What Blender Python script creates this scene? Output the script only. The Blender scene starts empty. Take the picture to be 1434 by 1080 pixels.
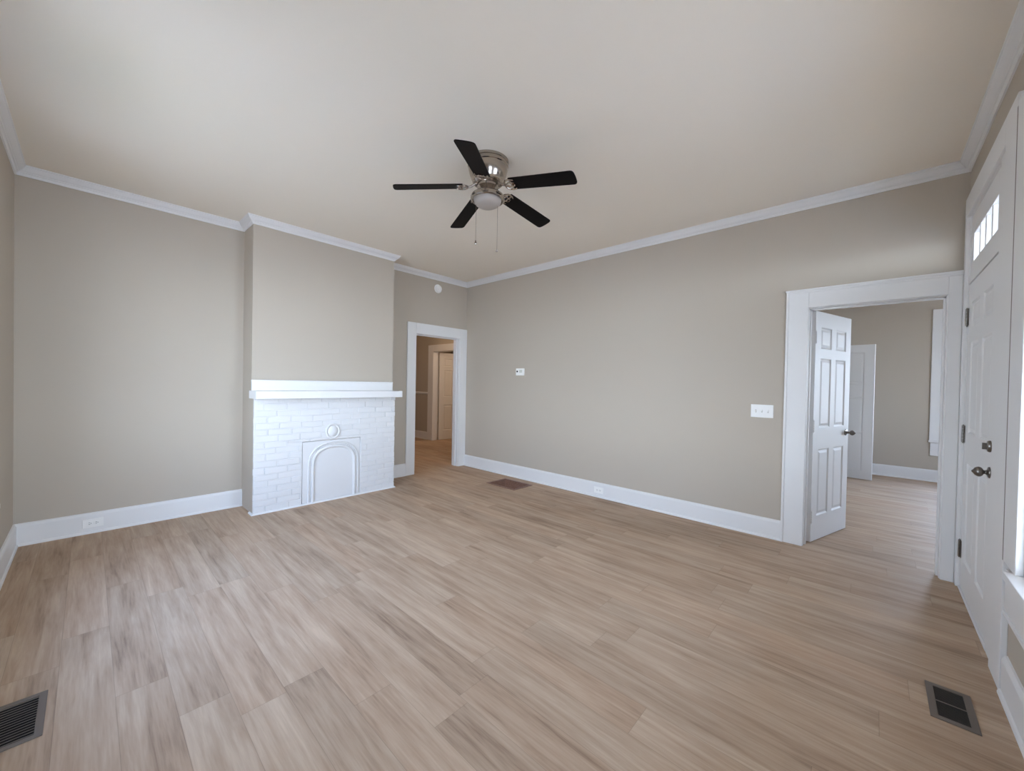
import bpy, bmesh, math, random
from mathutils import Vector, Matrix, noise

S = bpy.context.scene
C = S.collection
PI = math.pi

# ------------------------------------------------------------------ room dimensions (metres)
L, W, H = 5.374, 4.576, 2.966          # left wall x=0, right wall x=L, back wall y=0, front wall y=-W
CY0, CY1, CD = -3.073, -1.516, 0.330   # chimney breast
T = 0.13                               # wall thickness
BED_Y, BED_X0, BED_X1 = 4.40, 4.10, 7.20
HALL_Y, HALL_X0, HALL_YS = 1.22, -6.0, -2.6

# ------------------------------------------------------------------ camera
cam_d = bpy.data.cameras.new('camera')
cam = bpy.data.objects.new('camera', cam_d)
C.objects.link(cam)
cam_d.sensor_width = 36.0
cam_d.lens = 548.54 / 1434 * 36.0
cam_d.shift_x = -(718.04 - 717) / 1434
cam_d.shift_y = (543.71 - 540) / 1434
cam_d.clip_start = 0.02
yaw, pit, rol = (math.radians(a) for a in (47.288, -0.6845, 1.0945))
fw = Vector((-math.cos(yaw) * math.cos(pit), math.sin(yaw) * math.cos(pit), math.sin(pit)))
rt = fw.cross(Vector((0, 0, 1))).normalized()
up = rt.cross(fw)
r2 = math.cos(rol) * rt + math.sin(rol) * up
u2 = -math.sin(rol) * rt + math.cos(rol) * up
m = Matrix((r2, u2, -fw)).transposed().to_4x4()
m.translation = Vector((4.9108, -4.181, 1.35))
cam.matrix_world = m
S.camera = cam

# ------------------------------------------------------------------ colour management
S.view_settings.view_transform = 'Standard'
S.view_settings.look = 'None'
S.view_settings.gamma = 1.0
S.view_settings.use_curve_mapping = False
S.view_settings.exposure = 0.78
S.cycles.max_bounces = 14
S.cycles.diffuse_bounces = 8
S.cycles.transparent_max_bounces = 12
S.cycles.sample_clamp_indirect = 6.0
S.cycles.use_denoising = True

# ------------------------------------------------------------------ world: a bright hazy sky
wd = bpy.data.worlds.new('sky')
S.world = wd
wd.use_nodes = True
nt = wd.node_tree
nt.nodes.clear()
wo = nt.nodes.new('ShaderNodeOutputWorld')
bg = nt.nodes.new('ShaderNodeBackground')
tc = nt.nodes.new('ShaderNodeTexCoord')
sp = nt.nodes.new('ShaderNodeSeparateXYZ')
rp = nt.nodes.new('ShaderNodeValToRGB')
rp.color_ramp.elements[0].position = 0.0
rp.color_ramp.elements[0].color = (0.71, 0.845, 1.0, 1)
rp.color_ramp.elements[1].position = 0.8
rp.color_ramp.elements[1].color = (0.25, 0.40, 0.72, 1)
nt.links.new(tc.outputs['Generated'], sp.inputs[0])
nt.links.new(sp.outputs['Z'], rp.inputs[0])
nt.links.new(rp.outputs[0], bg.inputs[0])
bg.inputs[1].default_value = 14.0
nt.links.new(bg.outputs[0], wo.inputs[0])

# window openings: (axis, along0, along1, z0, z1)
WIN_C = [(-2.52, -1.605, 0.60, 2.48), (-4.20, -3.25, 0.60, 2.48)]
WIN_D = [(1.34, 2.16, 0.60, 2.48), (2.40, 2.90, 0.60, 2.48)]
WIN_BF = (5.66, 6.55, 0.62, 2.44)
WIN_BR = (1.9, 2.7, 0.62, 2.44)
TRANS = (-1.005, -0.09, 2.14, 2.55)


def portal(name, loc, sx, sz, direction):
    d = bpy.data.lights.new(name, 'AREA')
    d.shape = 'RECTANGLE'
    d.size, d.size_y = sx, sz
    d.cycles.is_portal = True
    o = bpy.data.objects.new(name, d)
    C.objects.link(o)
    o.location = loc
    o.rotation_euler = Vector(direction).to_track_quat('-Z', 'Y').to_euler()


for a, b, c, d in WIN_C:
    portal('window_daylight', (L + T + 0.02, (a + b) / 2, (c + d) / 2), b - a, d - c, (-1, 0, 0))
for a, b, c, d in WIN_D:
    portal('window_daylight', ((a + b) / 2, -W - T - 0.02, (c + d) / 2), b - a, d - c, (0, 1, 0))
portal('transom_daylight', (L + T + 0.02, -0.575, 2.345), 0.97, 0.41, (-1, 0, 0))
a, b, c, d = WIN_BF
portal('bedroom_daylight', ((a + b) / 2, BED_Y + T + 0.02, (c + d) / 2), b - a, d - c, (0, -1, 0))
a, b, c, d = WIN_BR
portal('bedroom_daylight', (BED_X1 + T + 0.02, (a + b) / 2, (c + d) / 2), b - a, d - c, (-1, 0, 0))


# high sun behind the house: it lights the yard outside and enters no window
sd_ = bpy.data.lights.new('sun', 'SUN')
sd_.energy = 15.0
sd_.angle = math.radians(1.0)
sd_.color = (1.0, 0.93, 0.82)
so = bpy.data.objects.new('sun', sd_)
C.objects.link(so)
so.rotation_euler = Vector((0.57, 0.0, -0.82)).to_track_quat('-Z', 'Y').to_euler()

# added warm light for the hall beyond the left doorway, no lamp in view
ld = bpy.data.lights.new('hall_fill_light', 'POINT')
ld.energy = 17.0
ld.color = (1.0, 0.76, 0.56)
ld.shadow_soft_size = 0.12
lo = bpy.data.objects.new('hall_fill_light', ld)
C.objects.link(lo)
lo.location = (-1.35, -0.15, 2.5)
l2 = lo.copy()
l2.data = ld.copy()
l2.data.energy = 16.0
C.objects.link(l2)
l2.location = (-1.2, 2.7, 2.3)          # second added light, brightens the open hall door


# ------------------------------------------------------------------ materials
def srgb(r, g, b):
    f = lambda c: ((c / 255 + 0.055) / 1.055) ** 2.4 if c > 10 else c / 255 / 12.92
    return (f(r), f(g), f(b), 1)


def mat(name, col, rough=0.6, metal=0.0, bump=0.0, bscale=200.0, vary=0.0, vscale=1.5, spec=0.5):
    mt = bpy.data.materials.new(name)
    mt.use_nodes = True
    n = mt.node_tree
    b = n.nodes['Principled BSDF']
    b.inputs['Roughness'].default_value = rough
    b.inputs['Metallic'].default_value = metal
    b.inputs['Specular IOR Level'].default_value = spec
    tcn = n.nodes.new('ShaderNodeTexCoord')
    if vary:
        nz = n.nodes.new('ShaderNodeTexNoise')
        nz.inputs['Scale'].default_value = vscale
        nz.inputs['Detail'].default_value = 4
        n.links.new(tcn.outputs['Object'], nz.inputs['Vector'])
        mx = n.nodes.new('ShaderNodeMix')
        mx.data_type = 'RGBA'
        mx.inputs['A'].default_value = tuple(c * (1 - vary) for c in col[:3]) + (1,)
        mx.inputs['B'].default_value = tuple(min(1, c * (1 + vary)) for c in col[:3]) + (1,)
        n.links.new(nz.outputs['Fac'], mx.inputs['Factor'])
        n.links.new(mx.outputs['Result'], b.inputs['Base Color'])
    else:
        b.inputs['Base Color'].default_value = col
    if bump:
        nb = n.nodes.new('ShaderNodeTexNoise')
        nb.inputs['Scale'].default_value = bscale
        nb.inputs['Detail'].default_value = 3
        n.links.new(tcn.outputs['Object'], nb.inputs['Vector'])
        bp = n.nodes.new('ShaderNodeBump')
        bp.inputs['Strength'].default_value = bump
        bp.inputs['Distance'].default_value = 0.002
        n.links.new(nb.outputs['Fac'], bp.inputs['Height'])
        n.links.new(bp.outputs['Normal'], b.inputs['Normal'])
    return mt


M_WALL = mat('greige_wall_paint', srgb(184, 174, 160), 0.75, bump=0.08, bscale=260, vary=0.01)
M_CEIL = mat('ceiling_paint', srgb(238, 230, 217), 0.85, bump=0.06, bscale=180)
M_TRIM = mat('white_trim_paint', srgb(226, 225, 224), 0.38, vary=0.01, vscale=6)
M_BRICK = mat('white_painted_brick', srgb(217, 216, 216), 0.40, bump=0.35, bscale=45, vary=0.02, vscale=9)
M_PLATE = mat('white_plastic', srgb(240, 239, 236), 0.35)
M_DARK = mat('dark_slot', srgb(30, 28, 27), 0.7)
M_NICKEL = mat('brushed_nickel', srgb(178, 168, 158), 0.18, 1.0, vary=0.03, vscale=20)
M_PEWTER = mat('dark_satin_nickel', srgb(128, 122, 116), 0.28, 1.0)
M_BLADE = mat('espresso_blade', srgb(15, 10, 9), 0.55, vary=0.25, vscale=8, spec=0.12)
M_FROST = mat('frosted_glass_bowl', srgb(166, 157, 148), 0.5)
M_VENT = mat('brown_grey_vent_metal', srgb(112, 101, 92), 0.45, 0.3)
M_VENTG = mat('grey_louver_metal', srgb(132, 124, 114), 0.45, 0.2)
M_VENTD = mat('dark_louver_metal', srgb(66, 60, 55), 0.5, 0.3)
M_GRILLE = mat('brown_grille_metal', srgb(122, 84, 66), 0.4, 0.2, vary=0.25, vscale=12)
M_LOUV = mat('grey_louver', srgb(150, 140, 132), 0.35, 0.4, vary=0.15, vscale=25)
M_SLOT = mat('switch_slot_plastic', srgb(205, 203, 198), 0.4)
M_RUST = mat('brown_louver', srgb(136, 98, 80), 0.3, 0.35, vary=0.2, vscale=30)
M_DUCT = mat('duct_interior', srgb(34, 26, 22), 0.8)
M_GRASS = mat('pale_gravel_yard', srgb(176, 172, 166), 0.95, vary=0.15, vscale=3)
M_LEAF = mat('blocker_foliage', srgb(52, 66, 40), 0.8, vary=0.4, vscale=30)
M_PORCH = mat('porch_boards', srgb(196, 188, 176), 0.7, vary=0.08, vscale=6)

M_GLASS = bpy.data.materials.new('window_glass')
M_GLASS.use_nodes = True
n = M_GLASS.node_tree
n.nodes.clear()
o_ = n.nodes.new('ShaderNodeOutputMaterial')
t_ = n.nodes.new('ShaderNodeBsdfTransparent')
g_ = n.nodes.new('ShaderNodeBsdfGlossy')
g_.inputs['Roughness'].default_value = 0.02
f_ = n.nodes.new('ShaderNodeFresnel')
f_.inputs['IOR'].default_value = 1.45
x_ = n.nodes.new('ShaderNodeMixShader')
q_ = n.nodes.new('ShaderNodeNewGeometry')
k_ = n.nodes.new('ShaderNodeMath')
k_.operation = 'SUBTRACT'
k_.use_clamp = True
n.links.new(f_.outputs[0], k_.inputs[0])
n.links.new(q_.outputs['Backfacing'], k_.inputs[1])
n.links.new(k_.outputs[0], x_.inputs[0])
n.links.new(t_.outputs[0], x_.inputs[1])
n.links.new(g_.outputs[0], x_.inputs[2])
n.links.new(x_.outputs[0], o_.inputs[0])


def floor_material():
    mt = bpy.data.materials.new('oak_vinyl_planks')
    mt.use_nodes = True
    n = mt.node_tree
    b = n.nodes['Principled BSDF']
    lk = n.links.new

    def nd(t, **kw):
        x = n.nodes.new(t)
        for k, v in kw.items():
            setattr(x, k, v)
        return x

    def ma(op, a, bb=None, c=None):
        x = nd('ShaderNodeMath', operation=op)
        for i, v in enumerate((a, bb, c)):
            if v is None:
                continue
            if isinstance(v, (int, float)):
                x.inputs[i].default_value = v
            else:
                lk(v, x.inputs[i])
        return x.outputs[0]
    tcn = nd('ShaderNodeTexCoord')
    sx = nd('ShaderNodeSeparateXYZ')
    lk(tcn.outputs['Object'], sx.inputs[0])
    X, Y = sx.outputs['X'], sx.outputs['Y']
    PW, PL = 0.168, 1.24
    yr = ma('DIVIDE', ma('ADD', Y, 2.755), PW)
    row = ma('FLOOR', yr)
    fy = ma('FRACT', yr)
    wr = nd('ShaderNodeTexWhiteNoise', noise_dimensions='1D')
    lk(row, wr.inputs['W'])
    xr = ma('ADD', ma('DIVIDE', X, PL), wr.outputs['Value'])
    col = ma('FLOOR', xr)
    fx = ma('FRACT', xr)
    cv = nd('ShaderNodeCombineXYZ')
    lk(row, cv.inputs[0]); lk(col, cv.inputs[1])
    wn = nd('ShaderNodeTexWhiteNoise', noise_dimensions='2D')
    lk(cv.outputs[0], wn.inputs['Vector'])
    ident = wn.outputs['Value']
    # grain coordinates: stretched along the plank, shifted per plank
    g = nd('ShaderNodeCombineXYZ')
    lk(ma('MULTIPLY', X, 0.9), g.inputs[0])
    lk(ma('MULTIPLY', Y, 13.0), g.inputs[1])
    lk(ma('MULTIPLY', ident, 40.0), g.inputs[2])
    n1 = nd('ShaderNodeTexNoise')
    n1.inputs['Scale'].default_value = 1.6
    n1.inputs['Detail'].default_value = 7
    n1.inputs['Roughness'].default_value = 0.6
    n1.inputs['Distortion'].default_value = 0.5
    lk(g.outputs[0], n1.inputs['Vector'])
    g2 = nd('ShaderNodeCombineXYZ')
    lk(ma('MULTIPLY', X, 5.0), g2.inputs[0])
    lk(ma('MULTIPLY', Y, 75.0), g2.inputs[1])
    lk(ma('MULTIPLY', ident, 90.0), g2.inputs[2])
    n2 = nd('ShaderNodeTexNoise')
    n2.inputs['Scale'].default_value = 1.5
    n2.inputs['Detail'].default_value = 3
    lk(g2.outputs[0], n2.inputs['Vector'])
    g3 = nd('ShaderNodeCombineXYZ')
    lk(ma('MULTIPLY', X, 1.3), g3.inputs[0])
    lk(ma('MULTIPLY', Y, 3.2), g3.inputs[1])
    lk(ma('MULTIPLY', ident, 13.0), g3.inputs[2])
    n3 = nd('ShaderNodeTexNoise')
    n3.inputs['Scale'].default_value = 1.5
    n3.inputs['Detail'].default_value = 2
    lk(g3.outputs[0], n3.inputs['Vector'])
    v = ma('ADD', ma('MULTIPLY', n1.outputs['Fac'], 0.72), ma('MULTIPLY', n2.outputs['Fac'], 0.28))
    v = ma('ADD', ma('MULTIPLY', v, 0.76), ma('MULTIPLY', n3.outputs['Fac'], 0.24))
    v = ma('ADD', v, ma('MULTIPLY', ma('SUBTRACT', ident, 0.5), 0.08))
    cr = nd('ShaderNodeValToRGB')
    e = cr.color_ramp.elements
    e[0].position = 0.32; e[0].color = srgb(138, 114, 95)
    e[1].position = 0.68; e[1].color = srgb(202, 179, 156)
    k = e.new(0.45); k.color = srgb(174, 149, 126)
    k = e.new(0.56); k.color = srgb(187, 164, 141)
    lk(v, cr.inputs[0])
    # per plank hue: some a little greyer, some pinker
    mx = nd('ShaderNodeMix', data_type='RGBA', blend_type='MULTIPLY')
    mx.inputs['Factor'].default_value = 1.0
    hr = nd('ShaderNodeValToRGB')
    hr.color_ramp.elements[0].color = (0.94, 0.96, 0.97, 1)
    hr.color_ramp.elements[1].color = (1.0, 0.96, 0.93, 1)
    lk(wn.outputs['Color'], hr.inputs[0])
    lk(cr.outputs[0], mx.inputs['A']); lk(hr.outputs[0], mx.inputs['B'])
    # seams
    sy = ma('LESS_THAN', ma('MULTIPLY', ma('MINIMUM', fy, ma('SUBTRACT', 1.0, fy)), PW), 0.0011)
    sxm = ma('LESS_THAN', ma('MULTIPLY', ma('MINIMUM', fx, ma('SUBTRACT', 1.0, fx)), PL), 0.0012)
    seam = ma('MAXIMUM', sy, sxm)
    m2 = nd('ShaderNodeMix', data_type='RGBA')
    lk(ma('MULTIPLY', seam, 0.30), m2.inputs['Factor'])
    lk(mx.outputs['Result'], m2.inputs['A'])
    m2.inputs['B'].default_value = srgb(92, 74, 60)
    lk(m2.outputs['Result'], b.inputs['Base Color'])
    lk(ma('ADD', 0.48, ma('MULTIPLY', n2.outputs['Fac'], 0.18)), b.inputs['Roughness'])
    b.inputs['Specular IOR Level'].default_value = 0.17
    bp = nd('ShaderNodeBump')
    bp.inputs['Strength'].default_value = 0.25
    bp.inputs['Distance'].default_value = 0.001
    lk(ma('SUBTRACT', n2.outputs['Fac'], ma('MULTIPLY', seam, 1.0)), bp.inputs['Height'])
    lk(bp.outputs['Normal'], b.inputs['Normal'])
    return mt


M_FLOOR = floor_material()


# ------------------------------------------------------------------ mesh helpers
def add_box(bm, x0, x1, y0, y1, z0, z1):
    v = [bm.verts.new(p) for p in ((x0, y0, z0), (x1, y0, z0), (x1, y1, z0), (x0, y1, z0),
                                   (x0, y0, z1), (x1, y0, z1), (x1, y1, z1), (x0, y1, z1))]
    for f in ((3, 2, 1, 0), (4, 5, 6, 7), (0, 1, 5, 4), (1, 2, 6, 5), (2, 3, 7, 6), (3, 0, 4, 7)):
        bm.faces.new([v[i] for i in f])
    return v


def add_prism(bm, pts, f0, f1):
    """extrude the 2-D outline pts between the two placing functions"""
    a = [bm.verts.new(f0(*p)) for p in pts]
    b = [bm.verts.new(f1(*p)) for p in pts]
    k = len(pts)
    for i in range(k):
        j = (i + 1) % k
        bm.faces.new((a[i], a[j], b[j], b[i]))
    bm.faces.new(a[::-1])
    bm.faces.new(b)


def add_lathe(bm, prof, mtx=None, seg=40):
    """revolve (r, z) about z, then move by mtx"""
    rings = []
    mtx = mtx or Matrix()
    for r, z in prof:
        if r < 1e-6:
            rings.append([bm.verts.new(mtx @ Vector((0, 0, z)))])
        else:
            rings.append([bm.verts.new(mtx @ Vector((r * math.cos(2 * PI * i / seg), r * math.sin(2 * PI * i / seg), z))) for i in range(seg)])
    for a, b in zip(rings, rings[1:]):
        if len(a) == 1 and len(b) == 1:
            continue
        for i in range(seg):
            j = (i + 1) % seg
            if len(a) == 1:
                bm.faces.new((a[0], b[j], b[i]))
            elif len(b) == 1:
                bm.faces.new((a[i], a[j], b[0]))
            else:
                bm.faces.new((a[i], a[j], b[j], b[i]))


def add_tube(bm, pts, r, seg=10):
    pts = [Vector(p) for p in pts]
    rings = []
    for i, p in enumerate(pts):
        d = (pts[min(i + 1, len(pts) - 1)] - pts[max(i - 1, 0)]).normalized()
        q = d.to_track_quat('Z', 'Y')
        rr = r[i] if isinstance(r, (list, tuple)) else r
        rings.append([bm.verts.new(p + q @ Vector((rr * math.cos(2 * PI * k / seg), rr * math.sin(2 * PI * k / seg), 0))) for k in range(seg)])
    for a, b in zip(rings, rings[1:]):
        for k in range(seg):
            j = (k + 1) % seg
            bm.faces.new((a[k], a[j], b[j], b[k]))
    bm.faces.new(rings[0][::-1])
    bm.faces.new(rings[-1])


def obj(name, bm, m, parent=None, bevel=0.0, smooth=False, seg=2):
    bmesh.ops.recalc_face_normals(bm, faces=bm.faces[:])
    me = bpy.data.meshes.new(name)
    bm.to_mesh(me)
    bm.free()
    me.materials.append(m)
    if smooth:
        for p in me.polygons:
            p.use_smooth = True
        me.set_sharp_from_angle(angle=math.radians(38))
    o = bpy.data.objects.new(name, me)
    C.objects.link(o)
    if bevel:
        b = o.modifiers.new('bevel', 'BEVEL')
        b.width = bevel
        b.segments = seg
        b.limit_method = 'ANGLE'
        b.angle_limit = math.radians(40)
    if parent:
        o.parent = parent
    return o


def tag(o, label=None, cat=None, group=None, kind=None):
    if label: o['label'] = label
    if cat: o['category'] = cat
    if group: o['group'] = group
    if kind: o['kind'] = kind
    return o


def thing(name, label, cat, loc=(0, 0, 0), rz=0.0, group=None, kind=None):
    o = bpy.data.objects.new(name, None)
    o.empty_display_size = 0.1
    C.objects.link(o)
    o.location = loc
    o.rotation_euler = (0, 0, rz)
    return tag(o, label, cat, group, kind)


def boxes(*bs):
    bm = bmesh.new()
    for b in bs:
        add_box(bm, *b)
    return bm


def holed(bm, u0, u1, v0, v1, w0, w1, holes, place):
    """a slab in u,v (thickness w0..w1) with rectangular holes, one connected shell"""
    us = sorted({u0, u1} | {h[i] for h in holes for i in (0, 1)})
    vs = sorted({v0, v1} | {h[i] for h in holes for i in (2, 3)})
    us = [u for u in us if u0 <= u <= u1]
    vs = [v for v in vs if v0 <= v <= v1]
    solid = {}
    for i in range(len(us) - 1):
        for j in range(len(vs) - 1):
            cu, cv = (us[i] + us[i + 1]) / 2, (vs[j] + vs[j + 1]) / 2
            solid[i, j] = not any(h[0] < cu < h[1] and h[2] < cv < h[3] for h in holes)
    vc = {}

    def V(i, j, k):
        if (i, j, k) not in vc:
            vc[i, j, k] = bm.verts.new(place(us[i], vs[j], (w0, w1)[k]))
        return vc[i, j, k]
    for (i, j), s in solid.items():
        if not s:
            continue
        bm.faces.new((V(i, j, 0), V(i, j + 1, 0), V(i + 1, j + 1, 0), V(i + 1, j, 0)))
        bm.faces.new((V(i, j, 1), V(i + 1, j, 1), V(i + 1, j + 1, 1), V(i, j + 1, 1)))
        for di, dj, e in ((-1, 0, ((i, j), (i, j + 1))), (1, 0, ((i + 1, j), (i + 1, j + 1))),
                          (0, -1, ((i, j), (i + 1, j))), (0, 1, ((i, j + 1), (i + 1, j + 1)))):
            if not solid.get((i + di, j + dj), False):
                (a, b), (c, d) = e
                bm.faces.new((V(a, b, 0), V(c, d, 0), V(c, d, 1), V(a, b, 1)))


PX = lambda u, v, w: (w, u, v)      # slab facing x: u=y, v=z
PY = lambda u, v, w: (u, w, v)      # slab facing y: u=x, v=z
PZ = lambda u, v, w: (u, v, w)      # slab facing z


def struct(name, bm, m, bevel=0.0, label=None, cat=None, smooth=False):
    return tag(obj(name, bm, m, None, bevel, smooth), label, cat, None, 'structure')


# ------------------------------------------------------------------ shell: floor, ceiling, walls
VENT_R = (5.112, 5.252, -1.800, -1.528)      # register by the right wall
VENT_L = (2.345, 2.655, -4.450, -4.292)      # register by the front wall
VENT_B = (1.09, 1.60, -0.535, -0.165)        # brown grille by the back wall
FX0, FX1, FY0, FY1 = HALL_X0 - T, BED_X1 + T, -W - T, BED_Y + T
INS = 0.022
bm = bmesh.new()
holed(bm, FX0, FX1, FY0, FY1, -0.12, 0.0,
      [(v[0] + INS, v[1] - INS, v[2] + INS, v[3] - INS) for v in (VENT_R, VENT_L, VENT_B)] , PZ)
struct('floor', bm, M_FLOOR, label='light oak plank floor running through all the rooms', cat='floor')

bm = bmesh.new()
holed(bm, FX0, FX1, FY0, FY1, H, H + 0.12, [], PZ)
struct('ceiling', bm, M_CEIL, label='plain pale grey ceiling over the room', cat='ceiling')

DA = (-0.955, -0.150, 0.0, 2.045)            # doorway in the left wall (y0,y1)
DB = (4.488, 5.280, 0.0, 2.040)              # doorway in the back wall (x0,x1)
DF = (-1.005, -0.09, 0.0, 2.085)             # front door opening (y0,y1)

bm = bmesh.new()
holed(bm, -W, 0.0, 0.0, H, -T, 0.0, [(DA[0] - .015, DA[1] + .015, -1, DA[3] + .015)], PX)
struct('wall_left', bm, M_WALL, label='greige wall with the fireplace on it', cat='wall')
struct('wall_chimney', boxes((0.0, CD, CY0, CY1, 0.0, H)), M_WALL, label='greige chimney breast above the white brick fireplace', cat='wall')
bm = bmesh.new()
holed(bm, -T, BED_X1 + T, 0.0, H, 0.0, T, [(DB[0] - .015, DB[1] + .015, -1, DB[3] + .015)], PY)
struct('wall_back', bm, M_WALL, label='long greige wall with the thermostat on it', cat='wall')
bm = bmesh.new()
holed(bm, -W - T, 0.0, 0.0, H, L, L + T,
      [(DF[0] - .015, DF[1] + .015, -1, TRANS[3] + .012)] + [tuple(w) for w in WIN_C], PX)
struct('wall_right', bm, M_WALL, label='greige wall with the front door', cat='wall')
bm = bmesh.new()
holed(bm, -T, L, 0.0, H, -W - T, -W, [tuple(w) for w in WIN_D], PY)
struct('wall_front', bm, M_WALL, label='sliver of greige wall at the far left', cat='wall')

# hall beyond the left doorway
HD = (-2.56, -1.76, 0.0, 2.04)
bm = bmesh.new()
holed(bm, HALL_X0, -T, 0.0, H, HALL_Y, HALL_Y + T, [(HD[0] - .015, HD[1] + .015, -1, HD[3] + .015)], PY)
struct('wall_hall_back', bm, M_WALL, label='hall wall with chair rail seen through the left doorway', cat='wall')
struct('wall_hall_left', boxes((HALL_X0 - T, HALL_X0, HALL_YS - T, BED_Y, 0, H)), M_WALL)
struct('wall_hall_front', boxes((HALL_X0, -T, HALL_YS - T, HALL_YS, 0, H)), M_WALL)
struct('wall_hall_right', boxes((-T, 0.0, T, BED_Y, 0, H)), M_WALL)
# bedroom beyond the right doorway
bm = bmesh.new()
holed(bm, HALL_X0, BED_X1 + T, 0.0, H, BED_Y, BED_Y + T, [tuple(WIN_BF)], PY)
struct('wall_bedroom_back', bm, M_WALL, label='bedroom far wall seen through the right doorway', cat='wall')
bm = bmesh.new()
holed(bm, T, BED_Y, 0.0, H, BED_X1, BED_X1 + T, [tuple(WIN_BR)], PX)
struct('wall_bedroom_right', bm, M_WALL)
bm = bmesh.new()
holed(bm, T, BED_Y, 0.0, H, BED_X0 - T, BED_X0, [(3.02, 3.84, -1, 2.05)], PX)
struct('wall_bedroom_left', bm, M_WALL)

# outside
struct('ground', boxes((-30, 30, -30, 30, -0.75, -0.70)), M_GRASS)
def blocker_hedge(x0, x1, y0, y1, z0, z1):
    bm = bmesh.new()
    nx, ny, nz = max(2, int((x1 - x0) / .12)), max(2, int((y1 - y0) / .12)), max(2, int((z1 - z0) / .12))
    add_box(bm, x0, x1, y0, y1, z0, z1)
    bmesh.ops.subdivide_edges(bm, edges=bm.edges[:], cuts=11, use_grid_fill=True)
    for v in bm.verts:
        v.co += noise.noise_vector(v.co * 5.0) * 0.09 + noise.noise_vector(v.co * 14.0) * 0.04
    o = obj('blocker_hedge', bm, M_LEAF)
    return tag(o, 'unseen dark foliage added outside to block ground light at the side window', 'blocker_hedge', None, 'stuff')


blocker_hedge(0.3, 2.25, -6.7, -4.95, -.72, .34)  # foliage block out of view, added to keep ground light off the ceiling
struct('added_porch_floor', boxes((L + T, L + 2.35, -7.5, 0.0, -.30, -.16)), M_PORCH)
struct('added_porch_roof', boxes((L + T, L + 2.55, -7.5, 0.0, 2.80, 2.92), (L + 2.30, L + 2.45, -7.5, 0.0, 2.62, 2.80)), M_PORCH)  # porch out of view, added so its roof cuts the high sky
struct('added_porch_column', boxes((L + 2.28, L + 2.42, -.70, -.56, -.16, 2.62), (L + 2.26, L + 2.44, -.72, -.54, -.16, .02)), M_PORCH, .005)
struct('added_porch_column', boxes((L + 2.28, L + 2.42, -3.00, -2.86, -.16, 2.62), (L + 2.26, L + 2.44, -3.02, -2.84, -.16, .02)), M_PORCH, .005)
struct('added_porch_column', boxes((L + 2.28, L + 2.42, -5.30, -5.16, -.16, 2.62), (L + 2.26, L + 2.44, -5.32, -5.14, -.16, .02)), M_PORCH, .005)
struct('foundation', boxes((FX0, FX1, FY0, FY1, -0.70, -0.32)), M_PORCH)


# ------------------------------------------------------------------ crown moulding and baseboards (mitred sweeps)
def sweep_edge(bm, prof, pts, i):
    """edge i of the closed room outline pts (room on the right-hand side of travel ... inward normals computed)"""
    k = len(pts)

    def nrm(a, b):
        d = (Vector(b) - Vector(a)).normalized()
        return Vector((d.y, -d.x))          # inward for a clockwise outline

    def mit(j):
        n0 = nrm(pts[j - 1], pts[j])
        n1 = nrm(pts[j], pts[(j + 1) % k])
        if abs(n0.dot(n1)) > 0.99:
            return n1
        return n0 + n1
    a, b = Vector(pts[i]), Vector(pts[(i + 1) % k])
    ma_, mb_ = mit(i), mit((i + 1) % k)
    add_prism(bm, prof, lambda d, z: (a.x + ma_.x * d, a.y + ma_.y * d, z), lambda d, z: (b.x + mb_.x * d, b.y + mb_.y * d, z))


room = [(0, -W), (0, CY0), (CD, CY0), (CD, CY1), (0, CY1), (0, 0), (L, 0), (L, -W)]
cr = [(0.0, H), (0.060, H), (0.060, H - .008), (0.054, H - .011), (0.052, H - .019), (0.044, H - .030), (0.033, H - .041),
      (0.024, H - .047), (0.022, H - .053), (0.015, H - .055), (0.012, H - .064), (0.009, H - .073), (0.0, H - .074)]
bd = [(0.0, 0.0), (0.028, 0.0), (0.028, 0.008), (0.024, 0.017), (0.018, 0.021), (0.018, 0.150), (0.0175, 0.155), (0.012, 0.168), (0.008, 0.174), (0.0, 0.176)]


def sweep(name, prof, pts, idx, label=None, cat=None):
    bm = bmesh.new()
    for i in idx:
        sweep_edge(bm, prof, pts, i)
    return struct(name, bm, M_TRIM, label=label, cat=cat)


sweep('trim_1', cr, room, [0, 1, 2, 3, 4], 'white crown moulding above the fireplace wall', 'crown moulding')
sweep('trim_2', cr, room, [5], 'white crown moulding along the long back wall', 'crown moulding')
sweep('trim_3', cr, room, [6], 'white crown moulding above the front door', 'crown moulding')
sweep('trim_4', cr, room, [7], 'white crown moulding at the far left edge', 'crown moulding')


def straight(name, prof, segs, label=None, cat=None):
    """unmitred runs: (start, end) with the room on the right of travel"""
    bm = bmesh.new()
    for s, e in segs:
        a, b = Vector(s), Vector(e)
        d = (b - a).normalized()
        nn = Vector((d.y, -d.x))
        add_prism(bm, prof, lambda q, z: (a.x + nn.x * q, a.y + nn.y * q, z), lambda q, z: (b.x + nn.x * q, b.y + nn.y * q, z))
    return struct(name, bm, M_TRIM, label=label, cat=cat)


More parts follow.
